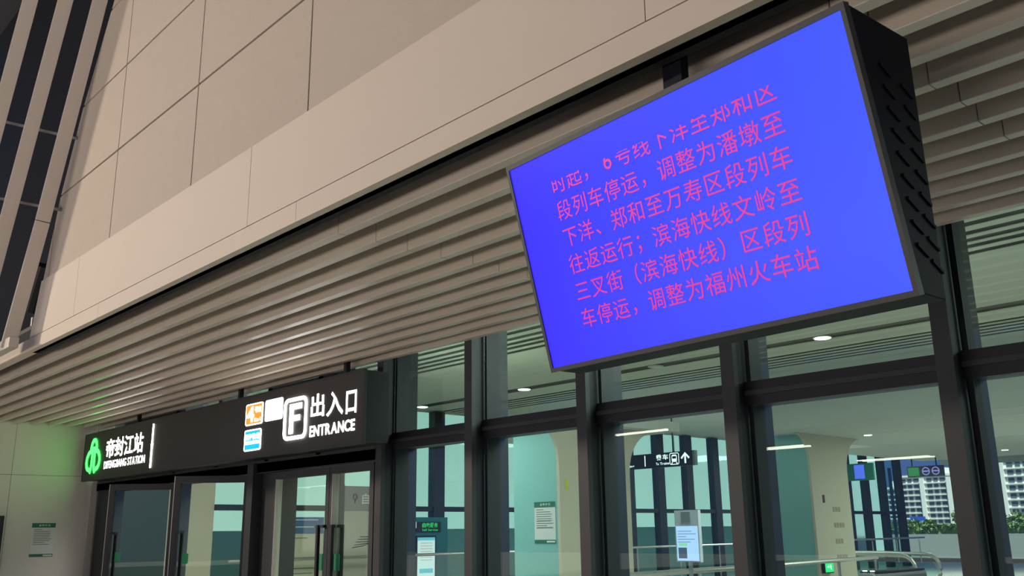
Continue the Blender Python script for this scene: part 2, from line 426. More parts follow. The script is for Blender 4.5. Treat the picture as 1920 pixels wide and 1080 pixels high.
b = MB(); b.box(-11.0, -10.915, SY - .014, SY, 2.872, 3.258); b.box(-10.92, -10.705, SY - .014, SY, 3.185, 3.258); b.box(-10.92, -10.745, SY - .014, SY, 3.035, 3.105); b.build('exit_letter', white_e, sg)
b = MB()
put_glyphs(b, sf, [('出', -10.475, 3.03, -10.155, 3.325), ('入', -10.10, 3.01, -9.72, 3.31), ('口', -9.655, 3.0, -9.43, 3.275)], bold=.016); b.build('exit_text', white_e, sg)
b = MB(); put_glyphs(b, sf, word('ENTRANCE', -10.485, -9.45, 2.795, .13, .022), bold=.022); b.build('exit_text_english', white_e, sg)

# ================================================================ BLUE SCREEN
P0 = Vector((-3.236, 2.947, 3.371)); tu = Vector((0.99758, -0.0695, 0)).normalized()
tv_ = Vector((0.0163, 0.2586, -0.9659)); tv_ = (tv_ - tu * tv_.dot(tu)).normalized(); tn = tv_.cross(tu).normalized()
if tn.y > 0: tn = -tn                                   # towards the viewer
TW, TH = 1.9, 1.046
def tp(u, v, d=0.0): return tuple(P0 + tu * u + tv_ * v + tn * d)
tv = empty('display_screen', (-2.28, 3.05, 2.36), 'large tilted blue LCD display in a black wedge housing hung from the soffit', 'screen')
back = Vector((-tu.y, tu.x, 0)) * -1
back = Vector((0.0695, 0.99758, 0))
A, B_, C_, D_ = (Vector(tp(*q)) for q in ((0, 0, -.03), (TW, 0, -.03), (TW, TH, -.03), (0, TH, -.03)))
b = MB(); q = [A, B_, C_, D_, A + back * .40, B_ + back * .40, C_ + back * .16, D_ + back * .16]
b.add(q, [(0, 1, 2, 3), (4, 7, 6, 5), (0, 4, 5, 1), (1, 5, 6, 2), (2, 6, 7, 3), (3, 7, 4, 0)]); b.build('housing', tvm, tv, bevel=.004)
b = MB()
for u0, u1, v0, v1 in ((-.004, TW + .004, -.004, .020), (-.004, TW + .004, TH - .017, TH + .004), (-.004, .014, .020, TH - .017), (TW - .014, TW + .004, .020, TH - .017)):
    p = [tp(u0, v0, 0.004), tp(u1, v0, 0.004), tp(u1, v1, 0.004), tp(u0, v1, 0.004)]; b.prism(p, -tn * .036)
b.build('bezel', bezel, tv)
SCR = bpy.data.materials.new('blue_screen'); SCR.use_nodes = True; nt = SCR.node_tree; pb = nt.nodes['Principled BSDF']
pb.inputs['Base Color'].default_value = (.01, .01, .02, 1); pb.inputs['Roughness'].default_value = 0.3; pb.inputs['Specular IOR Level'].default_value = 0.12; pb.inputs['Emission Strength'].default_value = 1.0
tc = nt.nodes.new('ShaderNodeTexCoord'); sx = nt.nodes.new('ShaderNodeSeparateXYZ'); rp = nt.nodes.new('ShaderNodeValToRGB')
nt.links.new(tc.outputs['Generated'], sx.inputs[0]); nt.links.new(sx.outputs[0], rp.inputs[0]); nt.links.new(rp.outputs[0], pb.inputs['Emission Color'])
rp.color_ramp.elements[0].color = (.040, .026, 1.0, 1); rp.color_ramp.elements[1].color = (.055, .105, 1.0, 1)  # ramp paints the viewing-angle tint shift into the screen glow
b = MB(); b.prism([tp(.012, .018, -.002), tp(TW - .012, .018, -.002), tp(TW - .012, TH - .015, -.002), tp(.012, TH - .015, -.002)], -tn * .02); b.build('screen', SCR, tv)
pink = emis('pink_text_light', (0.76, 0.004, 0.27), 1.0)
rows = ['时起，6号线下洋至郑和区', '段列车停运，调整为潘墩至', '下洋、郑和至万寿区段列车', '往返运行；滨海快线文岭至', '三叉街（滨海快线）区段列', '车停运，调整为福州火车站']
base = [.228, .358, .488, .620, .751, .880]
for r_, (s, vb) in enumerate(zip(rows, base)):
   cw = 1.29 / 12; em = .100; phrases = [[]]
   for i, ch in enumerate(s):
        if ch in '（，、；6': phrases.append([])
        phrases[-1].append((i, ch))
        if ch in '，、；）6': phrases.append([])
   for phrase in phrases:
    if not phrase: continue
    b = MB()
    for i, ch in phrase:
        x = .287 + i * cw
        vs, fs = glyph(ch, 0.0)
        if ch == '6': q = [(x + .028 + v[0] * em * 1.15, .014 + v[1] * em * 1.15) for v in vs]
        elif ch in '，、；': q = [(x + v[0] * em, .014 + v[1] * em) for v in vs]
        else: q = [(x + (v[0] - .03) * em * 1.03, .010 + v[1] * em) for v in vs]
        b.add([(x_, y_, 0) for x_, y_ in q], fs)
    me = bpy.data.meshes.new('screen_text'); me.from_pydata(b.v, [], b.f)
    bm = bmesh.new(); bm.from_mesh(me)
    if r_ == 0:
        bmesh.ops.bisect_plane(bm, geom=bm.verts[:] + bm.edges[:] + bm.faces[:], plane_co=(0, .066, 0), plane_no=(0, 1, 0), clear_outer=True)
    for v in bm.verts:
        v.co = Vector(tp(v.co.x, vb - v.co.y, .0015))
    bm.to_mesh(me); bm.free(); me.materials.append(pink)
    o = bpy.data.objects.new('screen_text', me); COL.objects.link(o); o.parent = tv; o.matrix_parent_inverse = tv.matrix_world.inverted()
# louvre vents on the right side
for (v0, n_, k0) in ((0, 1, 0),):
    for i in range(9):
        for j in range(2):
            v = .20 + i * .085 + j * .045
            if v > .93: continue
            full = .40 - .24 * v
            a = full * (.42 + .30 * j)
            b = MB(); c = Vector(tp(TW, v, -.03)) + back * (a + .03 if j else a)
            b.obox(c, tu, (back * .85 + tv_ * .5).normalized(), (tv_ * .85 - back * .5).normalized(), .006, .038, .006)
            b.build('side_vent', tvm, tv)
# hanging bracket
b = MB(); b.obox((-2.345, 3.19, 3.60), tu, back, (0, 0, 1), .055, .025, .24); hbk = b.build('hanging_bracket', tvm, tv)
b = MB(); b.obox((-2.33, 3.163, 3.70), tu, back, (0, 0, 1), .008, .006, .008); b.build('bolt', steel, hbk)

# ================================================================ SLANTED SLAT SCREEN (left)
ss = empty('slat_screen', (-11.3, 2.75, 3.62), 'slanting beige metal slats over a dark void left of the stone wall', 'slat screen')
def blade(top, bot, up=0.0, dn=0.0, t_=0.024, dp=0.075):
    top, bot = Vector(top), Vector(bot); d = (bot - top).normalized(); top = top - d * up; bot = bot + d * dn
    w = Vector((0.12, 1, 0)); w = (w - d * w.dot(d)).normalized(); t = d.cross(w).normalized()
    b = MB(); b.obox((top + bot) / 2, d, w, t, (bot - top).length / 2, dp, t_); return b.build('slat', bafm, ss, bevel=.004)
blade((-9.87, 2.884, 7.401), (-10.787, 2.809, 5.024), up=2.5)
blade((-10.787, 2.809, 5.016), (-11.321, 2.75, 3.672), dn=0.02)
blade((-10.131, 2.599, 7.406), (-11.582, 2.464, 3.677), up=2.5)
blade((-10.396, 2.308, 7.411), (-11.847, 2.174, 3.681), up=2.5)
b = MB(); b.box(-21, -11.10, 2.70, 2.80, 3.63, 3.745); b.build('bottom_beam', bafm, ss, bevel=.004)
L_ = Vector((-23.67, -12.95, 9.5)); kf = .085
E1, E2, W1, W2 = Vector((-11.35, 3, 3.2)), Vector((-8.6, 3, 8.55)), Vector((-12.0, 3, 3.0)), Vector((-9.4, 3, 9.0))
b = MB(); b.prism([tuple(p + (L_ - p) * kf) for p in (E1, E2, W2, W1)], (-.02, -.03, 0)); b.build('added_shadow_fin', bafm, ss)  # added plank out of view, shaped to cast the shadow band on the wall
def railbar(p, q):
    p, q = Vector(p), Vector(q); d = (q - p).normalized(); n = d.cross(Vector((0, 1, 0.2))).normalized(); w = d.cross(n)
    b = MB(); b.obox((p + q) / 2 + w * 0.0, d, n, w, (q - p).length / 2 + .35, .016, .012); b.build('mounting_rail', mat('galvanised_rail', (0.16, 0.15, 0.14), 0.5), ss)
railbar((-11.016, 2.40, 6.172), (-10.474, 3.07, 5.965))
railbar((-11.188, 2.54, 5.32), (-10.745, 3.08, 5.184))
b = MB(); b.tube([(-12.75, 3.42, 5.05), (-13.05, 3.40, 4.50)], .14, 14); b.build('duct', mat('black_rubber', (0.02, 0.021, 0.022), 0.7), ss)
b = MB(); b.box(-12.66, -12.60, 3.30, 3.33, 4.06, 4.32); b.obox((-12.70, 3.315, 4.04), (0.8, 0, 0.6), (0, 1, 0), (-0.6, 0, 0.8), .08, .015, .025); b.build('support_bracket', bafm, ss)
b = MB(); b.box(-22, -7.5, 4.3, 4.4, 4.05, 15.5); tag(b.build('wall_back', void), kind='structure')
b = MB(); b.box(-22, -19.1, 3.15, 4.3, 3.98, 4.05); tag(b.build('trim_5', void), kind='structure')

# ================================================================ NOTICE AND DISPLAY CASE ON THE RETURN WALL
def notice(name, fn, w, h, label, cat='notice'):
    """white sheet with green header and footer; fn(u, v, d) maps metres from the lower left corner."""
    c = fn(w / 2, h / 2, 0); e = empty(name, c, label, cat)
    def rect(nm, mt, u0, u1, v0, v1, d0, d1):
        b = MB(); b.prism([fn(u0, v0, d0), fn(u1, v0, d0), fn(u1, v1, d0), fn(u0, v1, d0)], Vector(fn(0, 0, d1)) - Vector(fn(0, 0, d0))); return b.build(nm, mt, e)
    rect('sheet', paper, 0, w, 0, h, 0.002, .006)
    rect('header_band', dgreen, 0, w, h * .865, h, .0062, .008); rect('footer_band', dgreen, 0, w, 0, h * .085, .0062, .008)
    rect('footer_mark', paper, w * .58, w * .97, h * .02, h * .06, .0082, .009)
    b = MB()
    for i, ch in enumerate('温馨提示'): put_glyphs(b, lambda u, v, d: fn(u, v, .009), [(ch, w * .28 + i * w * .13, h * .905, w * .385 + i * w * .13, h * .96)], bold=.02)
    b.build('header_text', paper, e)
    b = MB(); rnd = random.Random(len(label))
    for k in range(9):
        v = h * (.80 - k * .055) ; a = w * (.10 if k else .10); z = w * (.45 if k == 0 else rnd.uniform(.75, .93))
        if k == 7: z = w * .6
        b.prism([fn(a, v, .0062), fn(z, v, .0062), fn(z, v + h * .016, .0062), fn(a, v + h * .016, .0062)], Vector(fn(0, 0, .0072)) - Vector(fn(0, 0, .0062)))
    b.build('print_lines', ink, e)
    return e, rect
fn_l = lambda u, v, d: (-19.1 + d, 5.42 + u, 1.265 + v)
e, rect = notice('wall_notice', fn_l, .41, .605, 'white notice with green header stuck on the beige return wall left of the doors')
dc = empty('display_case', (-19.05, 4.5, 1.4), 'dark framed display case cut by the left picture edge', 'display case')
bx('case_frame', blackm, dc, -19.1, -19.03, 4.0, 4.92, 0.7, 2.0); bx('case_face', mat('dark_poster', (0.06, 0.06, 0.07), 0.3), dc, -19.03, -19.022, 4.06, 4.86, .76, 1.94)

# ================================================================ HALL BEHIND THE GLASS
# ceiling with grooves running along the front
gro = [7.6, 7.95, 8.3, 8.65, 9.0, 9.35, 9.70, 10.02, 10.29, 10.54, 10.82]
b = MB(); y = 6.75; cuts = [(g, g + .15) for g in gro] + [(13.84, 14.20)] + [(g, g + .14) for g in (14.95, 15.2, 15.45, 15.7, 15.95)]
for a, c in cuts: b.box(-19.1, 14, y, a, 4.65, 4.66); y = c
b.box(-19.1, 14, y, 45, 4.65, 4.66)
ce = tag(b.build('ceiling', ceilm), kind='structure')
bx('groove_backing', mat('groove_dark', (0.045, 0.05, 0.045), 0.8), ce, -19.1, 14, 6.75, 45, 4.664, 4.74)
b = MB(); b.box(-19.1, 14, 6.705, 6.75, 3.98, 4.72); tag(b.build('trim_8', ceilm), kind='structure')
b = MB(); b.box(-19.1, 14, 44.6, 45, 4.35, 4.65); tag(b.build('trim_6', ceilm), kind='structure')
for x, y, lit in [(-18.62, 14.02, 1), (-14.91, 14.02, 1), (-11.2, 14.02, 0), (-7.68, 14.02, 1), (-9.58, 18.99, 1), (-9.38, 25.86, 1)]:
    pos = {-18.62: 'seen beside the door bay', -14.91: 'seen left of the blue screen', -11.2: 'seen under the blue screen', -7.68: 'largest, seen right below the blue screen', -9.58: 'small, beside the rear cream column', -9.38: 'small, farthest to the right'}[x]
    zc = 3.5 if y > 16 else 4.65; rr = .6 if y > 16 else 1.0
    dl = empty('downlight', (x, y, zc), ('lit' if lit else 'unlit') + ' round recessed downlight in the hall ceiling, ' + pos, 'ceiling light', 'hall downlights')
    b = MB(); b.cyl((x, y, zc - .01), .155 * rr, .012); b.build('trim_ring', ceilm, dl)
    b = MB(); b.cyl((x, y, zc - .018), .13 * rr, .01); b.build('lens', emis('downlight_lens', (1, .95, .82), 9.0) if lit else paper, dl)
# left side wall with its window bays
wl2 = []
b = MB(); b.box(-19.3, -19.1, 6.45, 8.95, 0, 4.7); b.box(-19.3, -19.1, 8.95, 40.2, 4.62, 4.75)
wsd = tag(b.build('wall_side', cream), kind='structure')
bx('dark_reflection_panel', mat('dark_teal_reflection', (0.045, 0.07, 0.06), 0.35), wsd, -19.1, -19.07, 6.75, 7.95, 0, 4.2)  # added dark panel, paints in the dark reflection at the open door leaf
cent = [10.4 + 1.485 * k for k in range(21)]; prev = 8.95
for k, c in enumerate(cent):
    if c > 40.2: break
    w = empty('window_%d' % (8 + k), (-19.1, (prev + c) / 2, 0), 'tall cyan glazed bay of the left side wall, number %d from the entrance' % (k + 1), 'window', kind='structure')
    bx('mullion', fin, w, -19.22, -18.98, c - .17, c + .17, 0, 4.62)
    bx('transom', fin, w, -19.2, -19.0, prev, c - .17, 2.12, 2.24)
    bx('upper_pane', gside, w, -19.11, -19.10, prev, c - .17, 2.24, 4.62); bx('lower_pane', gside, w, -19.11, -19.10, prev, c - .17, .1, 2.12)
    prev = c + .17
hr = empty('handrail', (-18.2, 20, 0), 'long steel handrail in front of the cyan side windows', 'handrail')
b = MB(); b.tube([(-18.2, 8.9, 1.10), (-18.2, 40, 1.16)], .035); b.build('rail', steel, hr)
for y in [9.5 + 2.0 * k for k in range(16)]:
    b = MB(); b.tube([(-18.2, y, 0), (-18.2, y, 1.09)], .022, 8); b.build('post', steel, hr)
# columns: teal front panel, cream flared side
def column(y0, y1, top, label, extra):
    e = empty('column', (-10.5, (y0 + y1) / 2, 0), label, 'column'); zf = top - .70
    b = MB(); b.box(-11.25, -10.26, y0 + .02, y1 - .02, 0, top); b.build('teal_panel', teal, e)
    P = [(y0, 0), (y1, 0), (y1, zf)]
    for k in range(1, 9):
        a = math.radians(90 * k / 8); P.append((y1 + .75 * (1 - math.cos(a)), zf + .70 * math.sin(a)))
    P += [(y0 - .42, top)]
    for k in range(8, -1, -1):
        a = math.radians(90 * k / 8); P.append((y0 - .42 * (1 - math.cos(a)), zf + .1 + .58 * math.sin(a)))
    b = MB(); b.prism([(-10.26, y, z) for y, z in P], (.06, 0, 0)); b.build('cream_side', cream, e, bevel=.012)
    if extra:
        bx('seam', ink, e, -10.2, -10.198, y0 + .42, y0 + .43, 0, 2.5)
        bx('top_slab', ceilm, e, -13.2, -9.9, y0 - .1, y1 + 1.0, top, top + .16)
    return e
c1 = column(10.3, 11.95, 3.22, 'near teal and cream column carrying the green and white notice', True)
c2 = column(17.62, 19.12, 3.5, 'rear teal and cream column with a flared arch top', False)
b = MB()
for y0, y1 in ((16.6, 17.55), (17.57, 18.9), (18.92, 22.0), (22.02, 28.2)): b.box(-11.0 if y0 < 22 else -12.6, 14, y0, y1, 3.5, 4.65)
tag(b.build('ceiling', ceilm), kind='structure')
fn_c = lambda u, v, d: (-10.78 + u, 10.32 - d, 1.425 + v)
e, rect = notice('column_notice', fn_c, .46, .62, 'white notice with green header on the teal face of the near column')
rect('boxed_note', ink, .06, .40, .235, .24, .0063, .0075); rect('boxed_note', ink, .06, .40, .335, .34, .0063, .0075)
tag(bx('warning_tag', mat('yellow_tag', (0.62, 0.62, 0.05), 0.5), None, -10.2, -10.195, 10.42, 10.49, 2.21, 2.38), 'small yellow tag on the cream side of the near column', 'tag')
tag(bx('wall_stain', mat('rust_mark', (0.12, 0.05, 0.03), 0.8), None, -10.2, -10.192, 17.98, 18.06, 2.10, 2.26), 'small brown mark on the cream side of the rear column', 'mark')
for r_ in range(4):
    b = MB()
    for i in range(3 + r_ % 2): b.box(-10.2, -10.196, 18.35 + i * .11, 18.43 + i * .11, 1.92 - r_ * .32, 2.02 - r_ * .32)
    b.build('printed_row', mat('tan_print', (0.36, 0.30, 0.17), 0.7), c2)
# hanging direction sign
ds = empty('direction_sign', (-16.2, 19, 3.3), 'black hanging sign with white train symbol and up arrow', 'sign')
DY = 19.0
bx('sign_body', signside, ds, -18.2, -14.18, DY, DY + .12, 3.14, 3.50); bx('end_cap', mat('grey_cap', (0.2, 0.22, 0.22), 0.5), ds, -14.18, -14.12, DY, DY + .12, 3.14, 3.50)
for x in (-17.6, -14.8): bx('hanger_rod', blackm, ds, x - .02, x + .02, DY + .04, DY + .08, 3.5, 4.65)
sd = lambda u, v, d: (u, DY - .006, v)
soft_e = emis('hall_sign_light', (0.95, 1.0, 0.97), 1.5)
b = MB(); put_glyphs(b, sd, [('售', -16.66, 3.30, -16.43, 3.46), ('票', -16.40, 3.30, -16.17, 3.46)] + word('Ticketing', -16.60, -16.05, 3.19, .06, .02), bold=.02); b.build('ticket_text', soft_e, ds)
bx('divider_bar', soft_e, ds, -15.70, -15.675, DY - .006, DY - .001, 3.19, 3.46)
b = MB(); put_glyphs(b, sd, [('乘', -15.32, 3.32, -15.14, 3.46), ('车', -15.11, 3.32, -14.93, 3.46)] , bold=.02); b.build('train_text', soft_e, ds)
for wd_, a_, c_ in (('To', -15.33, -15.24), ('Trains', -15.20, -14.90)):
    b = MB(); put_glyphs(b, sd, word(wd_, a_, c_, 3.20, .06, .02), bold=.02); b.build('train_text_english', soft_e, ds)
b = MB(); b.stroke(sd, [Vector(p) for p in rrect(-14.88, -14.60, 3.19, 3.465, .04)], .018, 0, True)
b.add([sd(*p, 0) for p in rrect(-14.82, -14.66, 3.25, 3.43, .04)], [tuple(range(24))]); b.add([sd(*p, 0) for p in ((-14.82, 3.245), (-14.79, 3.245), (-14.81, 3.20), (-14.84, 3.20))], [(0, 1, 2, 3)]); b.add([sd(*p, 0) for p in ((-14.69, 3.245), (-14.66, 3.245), (-14.64, 3.20), (-14.67, 3.20))], [(0, 1, 2, 3)])
tsy = b.build('train_symbol', soft_e, ds)
bx('train_symbol_window', signside, tsy, -14.80, -14.68, DY - .009, DY - .007, 3.33, 3.39)
b = MB(); b.stroke(sd, [(-14.40, 3.20), (-14.40, 3.42)], .05, 0); b.stroke(sd, [(-14.52, 3.32), (-14.40, 3.445), (-14.28, 3.32)], .05, 0); b.build('up_arrow', soft_e, ds)
# lit screen added behind the glass in place of an outdoor screen's reflection
ls = empty('mirrored_screen', (-6.86, 9, 1.2), 'bright pale blue upright screen behind the glass bay, added for the reflection of an outdoor screen', 'screen')
lsf = bx('screen_frame', mat('silver_frame', (0.5, 0.52, 0.56), 0.4), ls, -7.03, -6.69, 9.0, 9.05, 1.24, 1.82)
bx('screen_face', emis('pale_screen_light', (0.50, 0.66, 1.0), 1.3), lsf, -7.012, -6.708, 8.994, 9.0, 1.255, 1.64)
bx('camera_unit', mat('grey_cap', (0.2, 0.22, 0.22), 0.5), ls, -6.93, -6.80, 8.99, 9.0, 1.68, 1.80)
b = MB()
for r_ in range(5): b.box(-6.99, -6.99 + (.2, .26, .12, .24, .18)[r_], 8.992, 8.9935, 1.58 - r_ * .03, 1.586 - r_ * .03)
b.box(-6.99, -6.87, 8.992, 8.9935, 1.28, 1.40); b.build('screen_print', mat('grey_blue_print', (0.16, 0.22, 0.36), 0.6), lsf)
bx('green_map', emis('pale_green_light', (0.40, 0.85, 0.45), 1.0), lsf, -6.98, -6.86, 8.991, 8.9935, 1.42, 1.45)
bx('stand', steel, ls, -6.88, -6.84, 9.02, 9.05, 0, 1.24); bx('base_plate', steel, ls, -7.05, -6.68, 8.9, 9.2, 0, .015)
# railing of the gate area
hr = empty('gate_railing', (-7.5, 12, 0), 'steel railing with glass panels running back from the glass front', 'railing')
b = MB(); b.tube([(-7.30, 7.6, 1.1), (-7.55, 11.5, 1.1), (-8.1, 15.9, 1.1)], .034); b.build('rail', steel, hr)
for x, y in ((-7.32, 7.9), (-7.46, 10.0), (-7.62, 12.1), (-7.88, 14.2), (-8.08, 15.8)):
    b = MB(); b.tube([(x, y, 0), (x, y, 1.07)], .024, 8); b.build('post', steel, hr)
ex = empty('exit_sign', (-9.5, 16.6, .83), 'small glowing green exit sign low behind the rear column railing', 'sign')
bx('sign_body', blackm, ex, -10.19, -10.12, 17.68, 18.02, .72, .95); bx('sign_face', emis('exit_light', (0.02, .75, .2), 1.4), ex, -10.12, -10.11, 17.70, 18.0, .74, .93)
fe = lambda u, v, d: (-10.108, 17.72 + u, .77 + v)
b = MB(); b.stroke(fe, [(.03, .07), (.10, .07), (.075, .035), (.10, .07), (.075, .105)], .02, 0); b.stroke(fe, [(.17, .12), (.16, .07), (.20, .02)], .025, 0); b.stroke(fe, [(.13, .08), (.21, .08)], .02, 0); b.build('exit_symbol', soft_e, ex)
# things along the left wall
ib = empty('information_board', (-18.5, 10.8, 0), 'tall board with dark blue head and cream text field, seen through the closed door', 'board')
bx('board_body', mat('cream_board', (0.52, 0.50, 0.36), 0.6), ib, -18.56, -18.5, 10.05, 11.25, 0.1, 1.97)
bx('blue_head', mat('blue_board', (0.03, 0.10, 0.24), 0.5), ib, -18.5, -18.494, 10.05, 11.25, 1.62, 1.97)
b = MB()
for r_ in range(4): b.box(-18.494, -18.492, 10.15, 10.15 + (.95, .4, .85, .35)[r_], 1.90 - r_ * .075, 1.925 - r_ * .075)
b.build('head_text', mat('pale_blue_print', (0.45, 0.55, 0.62), 0.6), ib)
b = MB()
for r_ in range(9):
    if r_ in (2, 5): continue
    b.box(-18.5, -18.496, 10.15, 10.15 + (.7, .35, 0, .25, .5, 0, .9, .85, .5)[r_], 1.52 - r_ * .105, 1.54 - r_ * .105)
b.build('text_lines', ink, ib)
tm = empty('ticket_machine', (-18.5, 12.6, 0), 'grey automatic ticket machine with white characters, seen through the right door leaf', 'ticket machine')
bx('machine_body', mat('machine_cream', (0.50, 0.46, 0.38), 0.5), tm, -18.9, -18.5, 11.72, 13.5, 0.0, 2.12); thp = bx('header_panel', mat('machine_grey', (0.26, 0.24, 0.24), 0.5), tm, -18.9, -18.48, 11.72, 13.5, 2.12, 2.66); bx('side_post', blackm, tm, -18.92, -18.46, 11.60, 11.74, 0, 2.68)
b = MB(); fm = lambda u, v, d: (-18.474, u, v)
put_glyphs(b, fm, [('自', 12.22, 2.26, 12.42, 2.50), ('动', 12.48, 2.26, 12.70, 2.50), ('售', 12.76, 2.26, 12.98, 2.50), ('票', 13.04, 2.26, 13.26, 2.50)], bold=.01)
b.build('header_text', mat('white_print', (0.75, 0.75, 0.74), 0.6), thp)
b = MB(); b.stroke(fm, [(12.03 + .05 * math.cos(a * .6), 2.42 + .06 * math.sin(a * .6)) for a in range(11)], .025, 0, True); b.stroke(fm, [(12.03, 2.36), (12.03, 2.28)], .025, 0)
b.build('header_symbol', mat('white_print', (0.75, 0.75, 0.74), 0.6), thp)
b = MB()
for k in range(5): b.stroke(lambda u, v, d: (-18.497, u, v), [(12.0 + .05 * k, 1.30 + .06 * k), (12.3 + .1 * k, 1.34 + .05 * k), (12.5, 1.42), (12.9 - .05 * k, 1.25 + .07 * k)], .018, 0)
b.build('map_print', mat('tan_print', (0.36, 0.30, 0.17), 0.7), tm)
kk = empty('service_kiosk', (-18.5, 14.2, 0), 'teal self service kiosk with a bright upright screen', 'kiosk')
bx('kiosk_body', mat('teal_kiosk', (0.03, 0.22, 0.25), 0.4), kk, -18.95, -18.55, 13.62, 14.78, 0.0, 1.97)
khp = bx('header_panel', blackm, kk, -18.55, -18.52, 13.80, 14.55, 1.62, 1.86)
b = MB(); fk = lambda u, v, d: (-18.515, u, v)
for i, ch in enumerate('自助服务'): put_glyphs(b, fk, [(ch, 13.98 + i * .12, 1.73, 14.09 + i * .12, 1.84)], bold=.02)
put_glyphs(b, fk, word('Self Service', 13.98, 14.45, 1.65, .05, .02), bold=.02)
b.build('header_text', emis('green_text_light', (0.03, .75, .15), 1.0), khp)
bx('corner_label', emis('kiosk_screen_light', (0.80, 0.95, 0.92), 1.0), kk, -18.53, -18.512, 13.70, 13.80, 1.72, 1.86)
ksf = bx('screen_frame', blackm, kk, -18.55, -18.51, 13.80, 14.40, 0.50, 1.54)
bx('screen_face', emis('kiosk_screen_light', (0.80, 0.95, 0.92), 1.0), ksf, -18.51, -18.505, 13.84, 14.36, 0.54, 1.50)
bx('screen_banner', emis('kiosk_banner_light', (0.18, 0.60, 0.72), 1.0), ksf, -18.505, -18.502, 13.84, 14.36, 1.43, 1.50); bx('screen_banner', emis('kiosk_banner_light', (0.18, 0.60, 0.72), 1.0), ksf, -18.505, -18.502, 13.90, 14.30, 0.68, 0.78)
b = MB()
for r_ in range(7): b.box(-18.505, -18.5025, 13.92, 14.28, 1.36 - r_ * .065, 1.375 - r_ * .065)
b.build('screen_print', emis('kiosk_print_light', (0.75, 0.40, 0.36), 1.0), ksf)
st_ = empty('notice_stand', (-15.2, 11.5, 0), 'slim stand holding a small white notice frame beside the near column', 'stand')
bx('frame', blackm, st_, -13.02, -12.70, 11.0, 11.03, 1.50, 1.95); bx('sheet', paper, st_, -12.99, -12.73, 10.99, 11.0, 1.53, 1.92); bx('post', steel, st_, -12.88, -12.84, 11.0, 11.03, 0, 1.5); bx('foot', steel, st_, -13.0, -12.72, 10.9, 11.15, 0, .015)

# back of the hall: mullions, hanging sign, gates, escalator
b = MB(); b.box(-60, 14, 44.9, 45.1, -0.2, .15)
tag(b.build('trim_7', mull), kind='structure')
w = empty('window_30', (-10, 45, 0), 'clear rear glass wall of the hall facing the apartment blocks', 'window', kind='structure')
for x in (-21.8, -17.9, -14.0, -10.0): bx('mullion', fin, w, x - .05, x + .05, 44.9, 45.05, 0, 4.4)
hs = empty('platform_sign', (-12.1, 27, 3.2), 'hanging sign with a green field and two round line marks at the hall rear', 'sign')
bx('sign_body', mat('dark_sign_body', (0.05, 0.07, 0.06), 0.5), hs, -12.55, -11.5, 27.0, 27.06, 2.98, 3.28)
bx('green_field', emis('sign_green_light', (0.02, 0.22, 0.05), 1.0), hs, -12.52, -12.2, 26.99, 27.0, 3.01, 3.25)
for cx in (-12.0, -11.72):
    b = MB(); b.stroke(lambda u, v, d: (u, 26.985, v), [(cx + .10 * math.cos(a * math.pi / 10), 3.13 + .10 * math.sin(a * math.pi / 10)) for a in range(20)], .03, 0, True); b.box(cx - .09, cx + .09, 26.98, 26.985, 3.112, 3.15); b.build('line_mark', emis('violet_light', (0.36, 0.28, 0.72), 1.0), hs)
for x in (-12.4, -11.7): bx('hanger_rod', blackm, hs, x - .015, x + .015, 27.02, 27.04, 3.28, 3.5)
bs = empty('blue_screen', (-16, 34, 3.3), 'small blue lit panel hanging in front of the far cyan windows', 'screen')
bx('screen_frame', dgreen, bs, -18.2, -17.1, 34.0, 34.1, 3.32, 3.95); bx('screen_face', emis('blue_panel_light', (0.10, 0.16, 0.85), 1.2), bs, -17.85, -17.45, 33.99, 34.0, 3.38, 3.90); bx('hanger_rod', blackm, bs, -17.67, -17.63, 34.03, 34.07, 3.95, 4.65)
es = empty('escalator_balustrade', (-10, 22, 0), 'curved glass escalator balustrade with grey handrail at the lower right', 'escalator')
for yy in (22.0, 23.3):
    P = [(-13.2, yy, .98), (-11.6, yy, .98), (-10.6, yy, .95)] + [(-10.6 + .32 * math.sin(a), yy, .63 + .32 * math.cos(a)) for a in [k * math.pi / 8 for k in range(1, 9)]] + [(-11.3, yy, .31)]
    b = MB(); b.tube(P, .045); b.build('handrail', steel, es)
    b = MB(); b.prism([(-13.2, yy + .01, .2), (-10.6, yy + .01, .31), (-10.32, yy + .01, .55), (-10.6, yy + .01, .93), (-13.2, yy + .01, .93)], (0, -.02, 0)); b.build('glass_panel', gl, es)
bx('comb_plate', mat('grey_cap', (0.2, 0.22, 0.22), 0.5), es, -13.2, -10.4, 22.0, 23.3, 0, .12)
for i, (x, y, lb) in enumerate([(-5.0, 12.4, 'grey ticket gate cabinet with two white lights, at the lower right corner'), (-6.7, 13.6, 'grey ticket gate cabinet behind the corner one')]):
    g = empty('ticket_gate', (x, y, 0), lb, 'ticket gate', 'ticket gates')
    b = MB(); b.box(x - .14, x + .14, y - .8, y + .8, 0, .98); b.build('cabinet', mat('gate_grey', (0.16, 0.17, 0.17), 0.35), g, bevel=.05)
    bx('top_panel', blackm, g, x - .12, x + .12, y - .75, y + .75, .98, 1.0)
    for dx in (-.05, .06):
        b = MB(); b.cyl((x + dx, y - .74, 1.0), .03, .012, 14); b.build('indicator_light', emis('gate_light', (1, 1, .95), 4.0), g)

